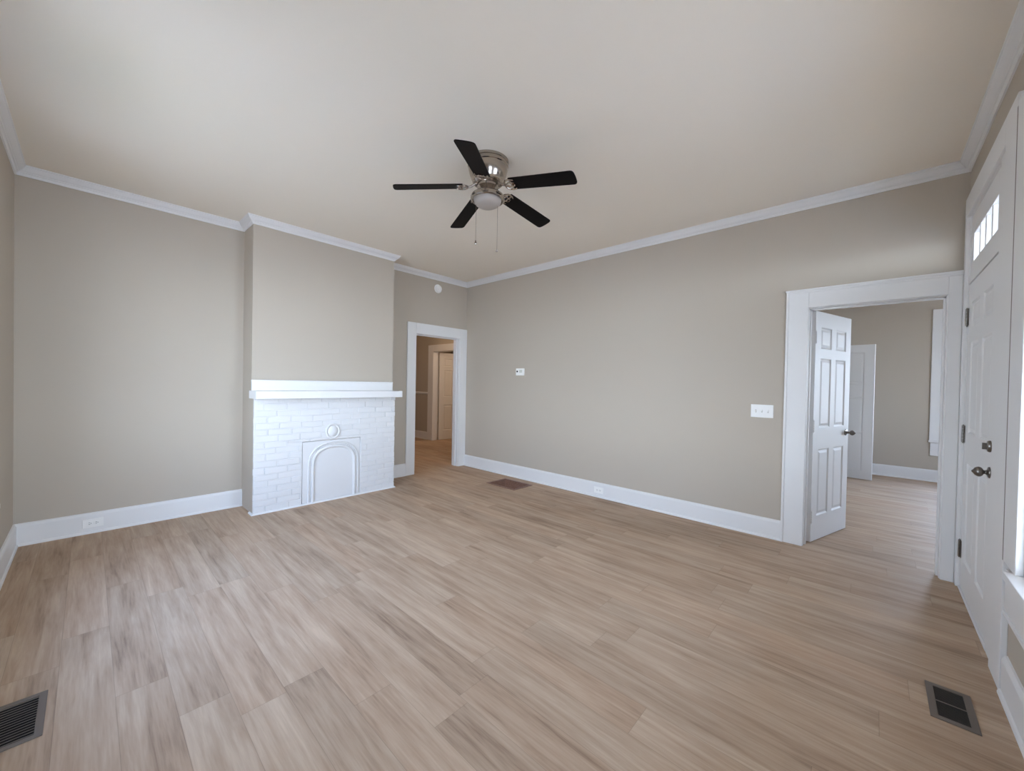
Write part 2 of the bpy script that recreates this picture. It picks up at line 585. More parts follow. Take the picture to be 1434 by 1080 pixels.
CASB0, CASB1 = 4.327, L - 0.022
straight('baseboard_left', bd, [((0, -W + .001), (0, CY0)), ((0, CY1), (0, -1.105))], 'white baseboard under the fireplace wall', 'baseboard')
straight('baseboard_back', bd, [((0.0, 0), (CASB0, 0))], 'white baseboard along the long back wall', 'baseboard')
straight('baseboard_right', bd, [((L, -1.395), (L, -W))], 'white baseboard under the right window', 'baseboard')
straight('baseboard_front', bd, [((L, -W), (0, -W))], 'white baseboard at the far left edge', 'baseboard')
straight('baseboard_hall', bd, [((HALL_X0, HALL_Y), (-2.76, HALL_Y))], 'white baseboard in the hall', 'baseboard')
straight('baseboard_bedroom', bd, [((BED_X0, BED_Y), (BED_X1, BED_Y))], 'white baseboard along the bedroom far wall', 'baseboard')
rail = [(0, 1.055), (0.010, 1.057), (0.014, 1.068), (0.024, 1.078), (0.024, 1.094), (0.014, 1.102), (0.008, 1.112), (0, 1.114)]
straight('trim_5', rail, [((HALL_X0, HALL_Y), (-2.76, HALL_Y))], 'white chair rail on the hall wall', 'chair rail')

# ------------------------------------------------------------------ door casings and jambs
# left doorway
TH = 0.022
bm = boxes((0.0, TH, -1.105, DA[0] - .005, 0, 2.205), (0.0, TH, DA[1] + .005, -0.003, 0, 2.205), (0.0, TH, DA[0] - .005, DA[1] + .005, 2.05, 2.205))
struct('trim_6', bm, M_TRIM, 0.003, 'white casing round the left doorway', 'door casing')
J = 0.015
bm = boxes((-T - .006, 0.004, DA[0] - J, DA[0], 0, DA[3] + J), (-T - .006, 0.004, DA[1], DA[1] + J, 0, DA[3] + J), (-T - .006, 0.004, DA[0], DA[1], DA[3], DA[3] + J),
           (-0.085, -0.050, DA[0], DA[0] + .012, 0, DA[3]), (-0.085, -0.050, DA[1] - .012, DA[1], 0, DA[3]), (-0.085, -0.050, DA[0], DA[1], DA[3] - .012, DA[3]))
struct('trim_7', bm, M_TRIM, 0.002, 'white jamb lining the left doorway', 'door jamb')
bm = boxes((-T - .02, -T, -1.09, DA[0] - .005, 0, 2.19), (-T - .02, -T, DA[1] + .005, 0, 0, 2.19), (-T - .02, -T, DA[0] - .005, DA[1] + .005, 2.05, 2.19))
struct('trim_8', bm, M_TRIM, 0.003)
# right doorway (back wall)
y0, y1 = -0.024, 0.0
bm = boxes((CASB0 + .014, DB[0] - .004, y0, y1, 0, 2.19), (DB[1] + .004, CASB1, y0, y1, 0, 2.19), (DB[0] - .004, DB[1] + .004, y0, y1, 2.045, 2.19),
           (CASB0, CASB0 + .018, y0 - .010, y1, 0, 2.192), (CASB0 - .006, CASB1, y0 - .014, y1, 2.188, 2.204), (CASB0, CASB1, y0 - .006, y1, 2.172, 2.19))
struct('trim_9', bm, M_TRIM, 0.003, 'wide white casing with a cap round the right doorway', 'door casing')
bm = boxes((DB[0] - J, DB[0], -.004, T + .004, 0, DB[3] + J), (DB[1], DB[1] + J, -.004, T + .004, 0, DB[3] + J), (DB[0], DB[1], -.004, T + .004, DB[3], DB[3] + J),
           (DB[0], DB[0] + .012, .045, .082, 0, DB[3]), (DB[1] - .012, DB[1], .045, .082, 0, DB[3]), (DB[0], DB[1], .045, .082, DB[3] - .012, DB[3]))
struct('trim_10', bm, M_TRIM, 0.002, 'white jamb lining the right doorway', 'door jamb')
bm = boxes((CASB0, DB[0] - .004, T, T + .02, 0, 2.19), (DB[1] + .004, DB[1] + .16, T, T + .02, 0, 2.19), (DB[0] - .004, DB[1] + .004, T, T + .02, 2.045, 2.19))
struct('trim_11', bm, M_TRIM, 0.003)
# front door casing + jamb
x0, x1 = L - 0.022, L
CT = 2.690
bm = boxes((x0, x1, -0.078, -0.0245, 0, CT), (x0, x1, -1.385, -1.165, 0, CT), (x0, x1, -1.165, -0.078, TRANS[3] + .004, CT))
struct('trim_12', bm, M_TRIM, 0.003, 'white casing round the front door and its transom window', 'door casing')
bm = boxes((L - .006, L + T, DF[0] - J, DF[0], 0, TRANS[3] + J - .004), (L - .006, L + T, DF[1], DF[1] + J, 0, TRANS[3] + J - .004), (L - .006, L + T, DF[0], DF[1], TRANS[3], TRANS[3] + J - .004),
           (L - .006, L + T, DF[0], DF[1], DF[3], TRANS[2]),
           (L - .010, L, -1.166, DF[0] - .002, 0, TRANS[3] + .004),
           (L + .045, L + .075, DF[0], DF[0] + .012, 0, DF[3]), (L + .045, L + .075, DF[1] - .012, DF[1], 0, DF[3]), (L + .045, L + .075, DF[0], DF[1], DF[3] - .012, DF[3]))
struct('trim_13', bm, M_TRIM, 0.002, 'white jamb and transom bar of the front door', 'door jamb')
struct('trim_14', boxes((L - .012, L + T, DF[0], DF[1], 0.0, 0.016)), M_TRIM, 0.004, 'white threshold strip under the front door', 'threshold')
# hall door casing + jamb
y0, y1 = HALL_Y - .022, HALL_Y
bm = boxes((HD[0] - .20, HD[0] - .004, y0, y1, 0, 2.20), (HD[1] + .004, HD[1] + .20, y0, y1, 0, 2.20), (HD[0] - .004, HD[1] + .004, y0, y1, 2.045, 2.20))
struct('trim_15', bm, M_TRIM, 0.004, 'white casing round the hall door', 'door casing')
bm = boxes((HD[0] - J, HD[0], HALL_Y - .004, HALL_Y + T, 0, HD[3] + J), (HD[1], HD[1] + J, HALL_Y - .004, HALL_Y + T, 0, HD[3] + J), (HD[0], HD[1], HALL_Y - .004, HALL_Y + T, HD[3], HD[3] + J))
struct('trim_16', bm, M_TRIM, 0.002, 'white jamb of the hall door', 'door jamb')
# bedroom closet doorway lining
bm = boxes((BED_X0 - T, BED_X0 + .004, 3.005, 3.02, 0, 2.065), (BED_X0 - T, BED_X0 + .004, 3.84, 3.855, 0, 2.065), (BED_X0 - T, BED_X0 + .004, 3.02, 3.84, 2.05, 2.065),
           (BED_X0, BED_X0 + .02, 2.88, 3.015, 0, 2.18), (BED_X0, BED_X0 + .02, 3.845, 3.98, 0, 2.18), (BED_X0, BED_X0 + .02, 3.015, 3.845, 2.055, 2.18))
struct('trim_17', bm, M_TRIM, 0.002)


# ------------------------------------------------------------------ six-panel doors
def six_panel(w, h, t, rows, cols, deep=1.0):
    """slab with raised panels on both faces; x 0..w, y -t/2..t/2, z 0..h"""
    bm = bmesh.new()
    holes = [(c0, c1, r0, r1) for c0, c1 in cols for r0, r1 in rows]
    us = sorted({0, w} | {c for p in cols for c in p})
    vs = sorted({0, h} | {r for p in rows for r in p})
    for sgn in (-1, 1):
        yf = sgn * t / 2

        def V(u, v, d):
            return bm.verts.new((u, yf - sgn * d * deep, v))
        for i in range(len(us) - 1):
            for j in range(len(vs) - 1):
                cu, cv = (us[i] + us[i + 1]) / 2, (vs[j] + vs[j + 1]) / 2
                if any(a < cu < b and c < cv < d for a, b, c, d in holes):
                    continue
                bm.faces.new([V(us[i], vs[j], 0), V(us[i + 1], vs[j], 0), V(us[i + 1], vs[j + 1], 0), V(us[i], vs[j + 1], 0)])
        for a, b, c, d in holes:
            prev = None
            for ins, dep in ((0, 0), (.004, .003), (.010, .009), (.017, .010), (.036, .003), (.040, .0025)):
                ring = [V(a + ins, c + ins, dep), V(b - ins, c + ins, dep), V(b - ins, d - ins, dep), V(a + ins, d - ins, dep)]
                if prev:
                    for k in range(4):
                        bm.faces.new((prev[k], prev[(k + 1) % 4], ring[(k + 1) % 4], ring[k]))
                prev = ring
            bm.faces.new(prev)
    for (u0, v0), (u1, v1) in (((0, 0), (w, 0)), ((w, 0), (w, h)), ((w, h), (0, h)), ((0, h), (0, 0))):
        bm.faces.new([bm.verts.new(p) for p in ((u0, -t / 2, v0), (u1, -t / 2, v1), (u1, t / 2, v1), (u0, t / 2, v0))])
    bmesh.ops.remove_doubles(bm, verts=bm.verts[:], dist=0.0002)
    return bm


ROWS = [(0.215, 0.81), (1.00, 1.62), (1.705, 1.895)]


def knob_bm(side, rosette=0.030, ball=0.024, stem=0.038):
    """door knob pointing along local -y (side=-1) or +y"""
    bm = bmesh.new()
    rot = Matrix.Rotation(PI / 2 if side < 0 else -PI / 2, 4, 'X')
    prof = [(0, 0), (rosette, 0), (rosette, .003), (rosette * .9, .007), (rosette * .5, .010), (.012, .013), (.010, stem - .006), (.012, stem - .002),
            (.020, stem + .002), (ball * .95, stem + .008), (ball, stem + .014), (ball * .95, stem + .020), (ball * .72, stem + .029), (ball * .36, stem + .035), (.004, stem + .040), (0, stem + .041)]
    add_lathe(bm, prof, rot, 32)
    return bm


def hinge_bm(h=0.10, leaf=0.030):
    bm = bmesh.new()
    add_box(bm, -.002, leaf, -.0025, .0, -h / 2, h / 2)
    for k in range(5):
        z0 = -h / 2 + k * h / 5
        add_lathe(bm, [(0, z0 + .0006), (.0065, z0 + .0006), (.0065, z0 + h / 5 - .0006), (0, z0 + h / 5 - .0006)], Matrix.Translation((-.002, -.006, 0)), 14)
    for s in (-1, 1):
        add_lathe(bm, [(0, s * h / 2), (.0045, s * h / 2), (.003, s * (h / 2 + .006)), (0, s * (h / 2 + .007))], Matrix.Translation((-.002, -.006, 0)), 12)
    return bm


def cols_for(w):
    st, mu = 0.145 * w, 0.125 * w
    pw = (w - 2 * st - mu) / 2
    return [(st, st + pw), (w - st - pw, w - st)]


def make_door(name, w, h, loc, rz, label, knob_z=0.935, knob_mat=None, hinges=None, hinge_mat=None, rows=ROWS, sides=(-1, 1), dep=1.0):
    t = 0.036
    root = tag(obj(name, six_panel(w, h, t, rows, cols_for(w), dep), M_TRIM), label, 'door', None, 'structure')
    root.location = loc
    root.rotation_euler = (0, 0, rz)
    if knob_mat:
        for s in sides:
            k = obj('door_knob', knob_bm(s), knob_mat, root, smooth=True)
            k.location = (w - 0.065, s * t / 2, knob_z)
            k['label'] = 'satin nickel knob'
        lp = obj('latch_plate', boxes((w, w + .0012, -.012, .012, knob_z - .03, knob_z + .03)), knob_mat, root)
    for z in (hinges or []):
        g = obj('hinge', hinge_bm(), hinge_mat, root, smooth=True)
        g.location = (0, -t / 2, z)
    return root


# bedroom door, hinged at the left jamb of the right doorway and swung into the bedroom
a2 = math.atan2(0.842 - 0.10, 4.733 - 4.512)
d2 = make_door('door_2', 0.73, 2.03, (4.507, 0.134, 0.006), a2, 'white six-panel door standing open in the right doorway',
               0.935, M_PEWTER, [0.22, 1.02, 1.80], M_TRIM)
# far bedroom door, seen edge-on beside it: plainer face
d3 = make_door('door_3', 0.80, 2.03, (4.118, 3.865, 0.006), math.atan2(3.752 - 3.865, 4.905 - 4.118), 'flat grey-white door standing open behind the bedroom door',
               0.935, None, None, None, rows=[(0.12, 0.70), (0.705, 1.22), (1.225, 1.44), (1.445, 1.92)], dep=0.3)
# hall door
d4 = make_door('door_4', 0.79, 2.025, (HD[0] + .022, HALL_Y + T + .01, 0.006), math.radians(84), 'white panel door standing ajar at the end of the hall',
               0.935, M_PEWTER, None, None)
# front door: closed, hinges at the corner, face towards -x
DW = 0.896
d1 = tag(obj('door_1', six_panel(DW, 2.06, 0.044, [(0.20, 0.86), (1.06, 1.66), (1.76, 1.925)], cols_for(DW)), M_TRIM), 'white six-panel front door beside the room corner', 'door', None, 'structure')
d1.location = (L + 0.020, -0.096, 0.018)
d1.rotation_euler = (0, 0, -PI / 2)     # local x -> -y, local -y -> -x
k = obj('door_knob', knob_bm(-1, .030, .027, .024), M_PEWTER, d1, smooth=True)
k.location = (DW - .070, -.022, 0.905)
k['label'] = 'dark satin nickel knob'
bm = bmesh.new()
add_lathe(bm, [(0, 0), (.031, 0), (.031, .006), (.027, .012), (.012, .014), (.010, .016), (0, .016)], Matrix.Rotation(PI / 2, 4, 'X'), 32)
add_box(bm, -.006, .006, -.030, -.012, -.017, .017)
k = obj('deadbolt', bm, M_PEWTER, d1, smooth=True)
k.location = (DW - .070, -.022, 1.045)
for z in (0.255, 1.045, 1.845):
    g = obj('hinge', hinge_bm(0.115, .034), M_PEWTER, d1, smooth=True)
    g.location = (0.0, -.0225, z)

# ------------------------------------------------------------------ windows
def sash_window(name, place, u0, u1, z0, z1, label, cat='window'):
    """double-hung window filling an opening; place(u, z, w): w = 0 inner wall face .. T outside"""
    def bx(bm, a, b, c, d, e, f):
        p, q = place(a, c, e), place(b, d, f)
        add_box(bm, *(v for k in range(3) for v in sorted((p[k], q[k]))))
    bm = bmesh.new()
    j = 0.02
    bx(bm, u0, u0 + j, z0, z1, 0.0, T); bx(bm, u1 - j, u1, z0, z1, 0.0, T)
    bx(bm, u0, u1, z1 - j, z1, 0.0, T); bx(bm, u0, u1, z0, z0 + j, 0.0, T)
    root = tag(obj(name, bm, M_TRIM, None, .002), label, cat, None, 'structure')
    zm = (z0 + z1) / 2
    for (za, zb, w) in ((z0 + j, zm + .02, 0.055), (zm - .02, z1 - j, 0.085)):
        bm = bmesh.new()
        s = .042
        bx(bm, u0 + j, u0 + j + s, za, zb, w, w + .03); bx(bm, u1 - j - s, u1 - j, za, zb, w, w + .03)
        bx(bm, u0 + j, u1 - j, za, za + s, w, w + .03); bx(bm, u0 + j, u1 - j, zb - s, zb, w, w + .03)
        sa = obj('sash', bm, M_TRIM, root, .002)
        bm = bmesh.new()
        bx(bm, u0 + j + s - .004, u1 - j - s + .004, za + s - .004, zb - s + .004, w + .013, w + .017)
        obj('pane', bm, M_GLASS, sa)
    return root


def window_trim(name, place, u0, u1, z0, z1, cw, label, head=True, first=None, last=None, zt=2.64):
    def bx(bm, a, b, c, d, e, f):
        p, q = place(a, c, e), place(b, d, f)
        add_box(bm, *(v for k in range(3) for v in sorted((p[k], q[k]))))
    bm = bmesh.new()
    a0 = first if first is not None else u0 - cw
    a1 = last if last is not None else u1 + cw
    bx(bm, a0, u0, z0, zt, -.024, 0); bx(bm, u1, a1, z0, zt, -.024, 0); bx(bm, u0, u1, z1, zt, -.024, 0)
    bx(bm, a0 - .01, a1 + .01 - (.19 if last is not None else 0), z0 - .03, z0 + (.004 if last is not None else 0), -.052, 0.03)              # stool
    bx(bm, a0 + .012, a1 - .012, z0 - .215, z0 - .03, -.018, 0)        # apron
    bx(bm, a0 + .012, a1 - .012, z0 - .23, z0 - .212, -.024, 0)
    return struct(name, bm, M_TRIM, .003, label, 'window casing')


struct('trim_24', boxes((L - .0235, L, -1.401, -1.3855, 0.60, 2.62)), mat('joint_shade_grey', srgb(132, 124, 120), .8), label='grey strip painted like the dark gap between door and window casings', cat='joint')  # solid strip; the shade of the gap is put into its grey
PC = lambda u, z, w: (L + w, u, z)
PD = lambda u, z, w: (u, -W - w, z)
PBF = lambda u, z, w: (u, BED_Y + w, z)
PBR = lambda u, z, w: (BED_X1 + w, u, z)
sash_window('window_1', PC, *WIN_C[0], 'tall white window at the right edge of the view')
window_trim('trim_18', PC, *WIN_C[0], .105, 'white casing and sill of the window at the right edge', last=-1.402)
sash_window('window_2', PC, *WIN_C[1], None, None)
window_trim('trim_19', PC, *WIN_C[1], .12, None)
for i_, w_ in enumerate(WIN_D):
    sash_window('window_%d' % (3 + i_), PD, *w_, None, None)
    window_trim('trim_%d' % (20 + i_), PD, *w_, .12, None)
sash_window('window_5', PBF, *WIN_BF, 'bedroom window just past the right doorway jamb')
window_trim('trim_22', PBF, *WIN_BF, .13, 'white casing of the bedroom window seen through the right doorway', zt=2.575)
sash_window('window_6', PBR, *WIN_BR, None, None)
window_trim('trim_23', PBR, *WIN_BR, .12, None)
# transom over the front door: sash with four lites
xs0, xs1 = L + 0.004, L + 0.036
ta, tb, tz0, tz1 = TRANS
s, s2 = 0.075, 0.13
bm = boxes((xs0, xs1, DF[0], DF[0] + s2, tz0, tz1), (xs0, xs1, DF[1] - s, DF[1], tz0, tz1), (xs0, xs1, DF[0] + s2, DF[1] - s, tz0, tz0 + .088), (xs0, xs1, DF[0] + s2, DF[1] - s, tz1 - .135, tz1))
w7 = tag(obj('window_7', bm, M_TRIM, None, .003), 'four-lite transom window above the front door', 'window', None, 'structure')
ga, gb = DF[0] + s2, DF[1] - s
for k in (1, 2, 3):
    yy = ga + (gb - ga) * k / 4
    obj('muntin', boxes((xs0 + .004, xs1 - .004, yy - .013, yy + .013, tz0 + .088, tz1 - .135)), M_TRIM, w7, .003)
for k in range(4):
    e0, e1 = ga + (gb - ga) * k / 4 + (.013 if k else -.004), ga + (gb - ga) * (k + 1) / 4 - (.013 if k < 3 else -.004)
    obj('pane', boxes((xs0 + .012, xs0 + .016, e0, e1, tz0 + .084, tz1 - .131)), M_GLASS, w7)

# ------------------------------------------------------------------ fireplace
FB = 0.440                                   # brick face
FY0, FY1, FZ = CY0 - .005, CY1 - .022, 1.150
fire = thing('fireplace', 'white painted brick fireplace with a thick mantel shelf', 'fireplace', (FB, (CY0 + CY1) / 2, 0))
inv = Matrix.Translation(-Vector(fire.location))


def fobj(name, bm, m, bevel=0.0, parent=None, **kw):
    bm.transform(inv)
    return obj(name, bm, m, parent or fire, bevel, **kw)


COVER = (-2.628, -1.985, 0.680)
bm = boxes((CD, FB - .030, FY0 + .003, FY1 - .003, 0, FZ))
fobj('brick_core', bm, M_WALL)['label'] = 'greige painted sides'
random.seed(5)
bm = bmesh.new()
# recessed mortar sheet behind the bricks, then each brick on it
holed(bm, FY0 + .002, FY1 - .002, 0.0, FZ, FB - .032, FB - .0065, [(COVER[0], COVER[1], -1, COVER[2])], PX)
z = 0.012
course = 0
while z < FZ - .02:
    hh = random.uniform(.052, .062)
    z1_ = min(z + hh, FZ)
    off = (0.0 if course % 2 else 0.105) + random.uniform(-.015, .015)
    y = FY0 - off
    first = True
    while y < FY1:
        ln = random.uniform(.196, .214)
        a, b = max(y, FY0 + random.uniform(-.004, .002)), min(y + ln, FY1 + random.uniform(-.002, .004))
        y += ln + .009
        if b - a < .02:
            continue
        spans = [(a, b)]
        if z < COVER[2] + .004:
            spans = []
            if a < COVER[0] - .012: spans.append((a, min(b, COVER[0] - .006)))
            if b > COVER[1] + .012: spans.append((max(a, COVER[1] + .006), b))
            if z1_ > COVER[2] + .02: spans = [(a, b)]
        for a_, b_ in spans:
            zz0 = z
            if z < COVER[2] < z1_ and a_ > COVER[0] - .2 and b_ < COVER[1] + .2 and b_ > COVER[0] and a_ < COVER[1]:
                zz0 = COVER[2] + .004
            v = add_box(bm, FB - .02, FB + random.uniform(-.0035, .003), a_, b_, zz0 + random.uniform(-.0015, .0015), z1_ + random.uniform(-.0015, .0015))
            for q in v:
                q.co += Vector((random.uniform(-.0018, .0018), 0, random.uniform(-.0012, .0012)))
    z = z1_ + random.uniform(.007, .010)
    course += 1
fobj('brick_face', bm, M_BRICK, .003)
fobj('mantel_board', boxes((CD, CD + .020, CY0 - .004, CY1 - .004, 1.228, 1.338), (CD, CD + .024, CY0 - .006, CY1 - .002, 1.322, 1.338)), M_TRIM, .003)
fobj('mantel_shelf', boxes((CD, 0.576, CY0 - .022, CY1 + .000, FZ + .002, 1.229)), M_TRIM, .004)
qr = [(0, 0), (.016, 0), (.015, .006), (.011, .011), (.006, .015), (0, .016)]
bm = bmesh.new()
out = [(CD + .001, FY0), (FB, FY0), (FB, FY1), (CD + .001, FY1)]
for i, (nx, ny, nx2, ny2) in enumerate(((0, -1, 1, -1), (1, -1, 1, 1), (1, 1, 0, 1))):
    a, b = out[i], out[i + 1]
    add_prism(bm, qr, lambda d, z: (a[0] + nx * d, a[1] + ny * d, z), lambda d, z: (b[0] + nx2 * d, b[1] + ny2 * d, z))
fobj('shoe_moulding', bm, M_TRIM)
# cast cover over the firebox
yc, hw, spring = (-2.572 - 2.003) / 2, (2.572 - 2.003) / 2, 0.405
cv = fobj('firebox_cover', boxes((FB - .034, FB - .008, COVER[0] + .003, COVER[1] - .003, 0.0, COVER[2] - .004)), M_BRICK, .003)


def arch(bm, o0, o1, d0, d1, rise):
    """raised band between insets o0 < o1 of the arch outline, depth d0..d1"""
    def outline(o):
        p = [(yc - hw + o, 0.0)]
        for k in range(41):
            t = PI - PI * k / 40
            e = 0.82                                      # flattened basket arch
            c, s_ = math.cos(t), math.sin(t)
            p.append((yc + (hw - o) * math.copysign(abs(c) ** e, c), spring + (rise - o) * s_ ** e))
        p.append((yc + hw - o, 0.0))
        return p
    A, B = outline(o0), outline(o1)
    grid = []
    for (ya, za), (yb, zb) in zip(A, B):
        ym, zm = (ya + yb) / 2, (za + zb) / 2
        grid.append([bm.verts.new(q) for q in ((d0, ya, za), (d0 + (d1 - d0) * .75, ya * .8 + yb * .2, za * .8 + zb * .2), (d1, ym, zm), (d0 + (d1 - d0) * .75, ya * .2 + yb * .8, za * .2 + zb * .8), (d0, yb, zb))])
    for g0, g1 in zip(grid, grid[1:]):
        for k in range(4):
            bm.faces.new((g0[k], g0[k + 1], g1[k + 1], g1[k]))
    bm.faces.new(grid[0][::-1]); bm.faces.new(grid[-1])


bm = bmesh.new()
arch(bm, 0.0, .020, FB - .009, FB + .006, .252)
arch(bm, .018, .034, FB - .009, FB + .000, .252)
arch(bm, .034, .072, FB - .009, FB + .011, .252)
fobj('arch_moulding', bm, M_BRICK, 0.0, smooth=True)
# raised summer-front plate inside the arch, and the oval boss above
bm = bmesh.new()
prof = [(0.0, .030), (.025, .028), (.045, .021), (.058, .012), (.063, .006), (.068, .013), (.076, .018), (.086, .014), (.091, 0.0)]
add_lathe(bm, prof[::-1], Matrix.Translation((FB - .004, -2.312, 0.775)) @ Matrix.Rotation(PI / 2, 4, 'Y') @ Matrix.Diagonal((1.02, 0.90, 1.0, 1.0)), 40)
fobj('medallion', bm, M_BRICK, 0.0, smooth=True)

# ------------------------------------------------------------------ ceiling fan
FXC, FYC = 2.803, -2.208
fan = thing('ceiling_fan', 'nickel ceiling fan with five dark blades and a frosted light bowl', 'ceiling fan', (FXC, FYC, H))
dz = -H


def lz(prof):
    return [(r, z + dz) for r, z in prof]


bm = bmesh.new()
add_lathe(bm, lz([(0, H), (.150, H), (.152, H - .008), (.150, H - .016), (.143, H - .020), (.143, H - .028), (.148, H - .032), (.148, H - .042), (.141, H - .048), (.139, H - .058), (0, H - .058)]), None, 56)
obj('canopy', bm, M_NICKEL, fan, smooth=True)
bm = bmesh.new()
add_lathe(bm, lz([(0, H - .056), (.140, H - .056), (.142, H - .064), (.140, H - .074), (.134, H - .100), (.122, H - .130), (.112, H - .146), (.112, H - .156), (.098, H - .166), (.06, H - .170), (0, H - .170)]), None, 56)
obj('motor_housing', bm, M_NICKEL, fan, smooth=True)
bm = bmesh.new()
add_lathe(bm, lz([(0, H - .168), (.070, H - .168), (.078, H - .176), (.078, H - .190), (.062, H - .200), (.050, H - .212), (.050, H - .236), (0, H - .236)]), None, 40)
obj('switch_housing', bm, M_NICKEL, fan, smooth=True)
bm = bmesh.new()
add_lathe(bm, lz([(0, H - .222), (.050, H - .222), (.090, H - .230), (.116, H - .246), (.124, H - .262), (.124, H - .278), (.119, H - .284), (.110, H - .284), (.108, H - .272), (0, H - .268)]), None, 56)
obj('light_fitter', bm, M_NICKEL, fan, smooth=True)
bm = bmesh.new()
add_lathe(bm, lz([(0, H - .272), (.100, H - .274), (.101, H - .284), (.097, H - .298), (.085, H - .314), (.064, H - .326), (.038, H - .333), (0, H - .336)]), None, 56)
obj('light_bowl', bm, M_FROST, fan, smooth=True)['label'] = 'frosted glass bowl'
# blade outline (local x outwards)
R0, R1, BW = 0.186, 0.672, 0.131
pts = []
cs = 0.028
w0 = BW * .90 / 2
w1 = BW / 2
for (cx_, cy_, a0_) in ((R1 - cs, w1 - cs, 0), ):
    pass


def rounded(corners, rad, n=6):
    outp = []
    k = len(corners)
    for i in range(k):
        p0, p, p1 = Vector(corners[i - 1]), Vector(corners[i]), Vector(corners[(i + 1) % k])
        a, b = (p0 - p).normalized(), (p1 - p).normalized()
        r = rad[i]
        s0, s1 = p + a * r, p + b * r
        for q in range(n + 1):
            t = q / n
            outp.append(tuple((1 - t) ** 2 * s0 + 2 * t * (1 - t) * p + t * t * s1))
    return outp


outline = rounded([(R0, -w0), (R1 - .006, -w1), (R1, 0), (R1 - .006, w1), (R0, w0)], [.012, .026, .03, .026, .012])
PITCH, DROOP, A0 = -0.205, 0.119, 0.291
ZH = 2.790 - H


def blade_mtx(k):
    a = A0 + k * 2 * PI / 5
    return Matrix.Translation((0, 0, ZH)) @ Matrix.Rotation(a, 4, 'Z') @ Matrix.Rotation(math.atan(DROOP), 4, 'Y') @ Matrix.Rotation(PITCH, 4, 'X')


def blade_mesh():
    bm = bmesh.new()
    add_prism(bm, outline, lambda x, y: (x, y, -.003), lambda x, y: (x, y, .003))
    return bm


def iron_mesh():
    bm = bmesh.new()
    # arm from the motor, then an open scrolled bracket under the blade root
    add_tube(bm, [(.075, 0, .022), (.100, 0, .010), (.128, 0, -.004), (.150, 0, -.008)], [.009, .008, .0075, .0075], 10)
    for s_ in (-1, 1):
        add_tube(bm, [(.146, 0, -.008), (.150, s_ * .022, -.008), (.166, s_ * .044, -.008), (.190, s_ * .050, -.0075), (.212, s_ * .046, -.007), (.226, s_ * .040, -.0065)], [.0065, .007, .007, .0065, .006, .004], 8)
        add_tube(bm, [(.152, s_ * .004, -.008), (.176, s_ * .018, -.008), (.198, s_ * .020, -.0075), (.222, s_ * .012, -.007)], [.0055, .0055, .005, .004], 8)
    add_tube(bm, [(.196, -.048, -.007), (.202, 0, -.0075), (.196, .048, -.007)], .0055, 8)
    for (sx_, sy_) in ((.200, -.034), (.200, .034), (.222, 0)):
        add_lathe(bm, [(0, -.0035), (.006, -.0035), (.0055, -.0125), (0, -.0135)], Matrix.Translation((sx_, sy_, 0)), 12)
    return bm


bl0 = obj('blade', blade_mesh(), M_BLADE, fan, .0012)
bl0['label'] = 'dark espresso blade'
ir0 = obj('blade_iron', iron_mesh(), M_NICKEL, bl0, smooth=True)
bl0.matrix_local = blade_mtx(0)
for k in range(1, 5):
    b_ = bl0.copy(); C.objects.link(b_); b_.parent = fan
    b_.matrix_local = blade_mtx(k)
    i_ = ir0.copy(); C.objects.link(i_); i_.parent = b_
for (cx_, cy_, zt_, zb_, kind) in ((2.7476, -2.2678, 2.672, 2.362, 0), (2.8544, -2.1537, 2.672, 2.312, 1)):
    lx, ly = cx_ - FXC, cy_ - FYC
    bm = bmesh.new()
    lx0, ly0 = lx, ly
    add_tube(bm, [(lx0, ly0, zt_ - H + .02), (lx, ly, zb_ - H + .02)], .0012, 6)
    zz = zt_ - H
    while zz > zb_ - H + .02:
        bmesh.ops.create_uvsphere(bm, u_segments=6, v_segments=4, radius=.0019, matrix=Matrix.Translation((lx, ly, zz)))
        zz -= .009
    ch = obj('pull_chain', bm, M_NICKEL, fan, smooth=True)
    bm = bmesh.new()
    p = [(0, .030), (.003, .029), (.004, .022), (.0075, .012), (.0085, .004), (.006, -.003), (0, -.005)] if kind == 0 else [(0, .022), (.003, .021), (.0035, .014), (.0085, .008), (.0085, .002), (0, -.001)]
    add_lathe(bm, p, Matrix.Translation((lx, ly, zb_ - H)), 16)
    obj('fob', bm, M_NICKEL if kind == 0 else M_FROST, ch, smooth=True)

# ------------------------------------------------------------------ wall devices
sd = thing('smoke_detector', 'round white smoke detector high above the left doorway', 'smoke detector', (0, -.582, 2.767))
RX = Matrix.Rotation(PI / 2, 4, 'Y')
bm = bmesh.new()
add_lathe(bm, [(0, 0), (.066, 0), (.066, .006), (.062, .010), (0, .010)], RX, 40)
obj('base', bm, M_PLATE, sd, smooth=True)
bm = bmesh.new()
add_lathe(bm, [(.056, .009), (.057, .020), (.052, .030), (.040, .033), (.038, .029), (.030, .029), (.028, .034), (.016, .036), (0, .036)], RX, 40)
obj('cover', bm, M_PLATE, sd, smooth=True)

th = thing('thermostat', 'small white thermostat on the long back wall', 'thermostat', (1.203, 0, 1.516))
obj('case', boxes((-.074, .074, -.028, 0, -.050, .050)), M_PLATE, th, .006)
obj('display', boxes((-.006, .050, -.0292, -.027, -.012, .030)), mat('pale_display', srgb(206, 208, 198), .3), th, .001)
bm = bmesh.new()
add_lathe(bm, [(0, .0), (.013, 0), (.013, .004), (.010, .006), (0, .006)], Matrix.Translation((-.045, -.028, .006)) @ Matrix.Rotation(PI / 2, 4, 'X'), 24)
obj('sensor_dial', bm, M_DARK, th, smooth=True)['label'] = 'dark round dot'
for q in (-1, 1):
    obj('button', boxes((.056, .066, -.0305, -.027, q * .013 - .007, q * .013 + .007)), M_PLATE, th, .001)

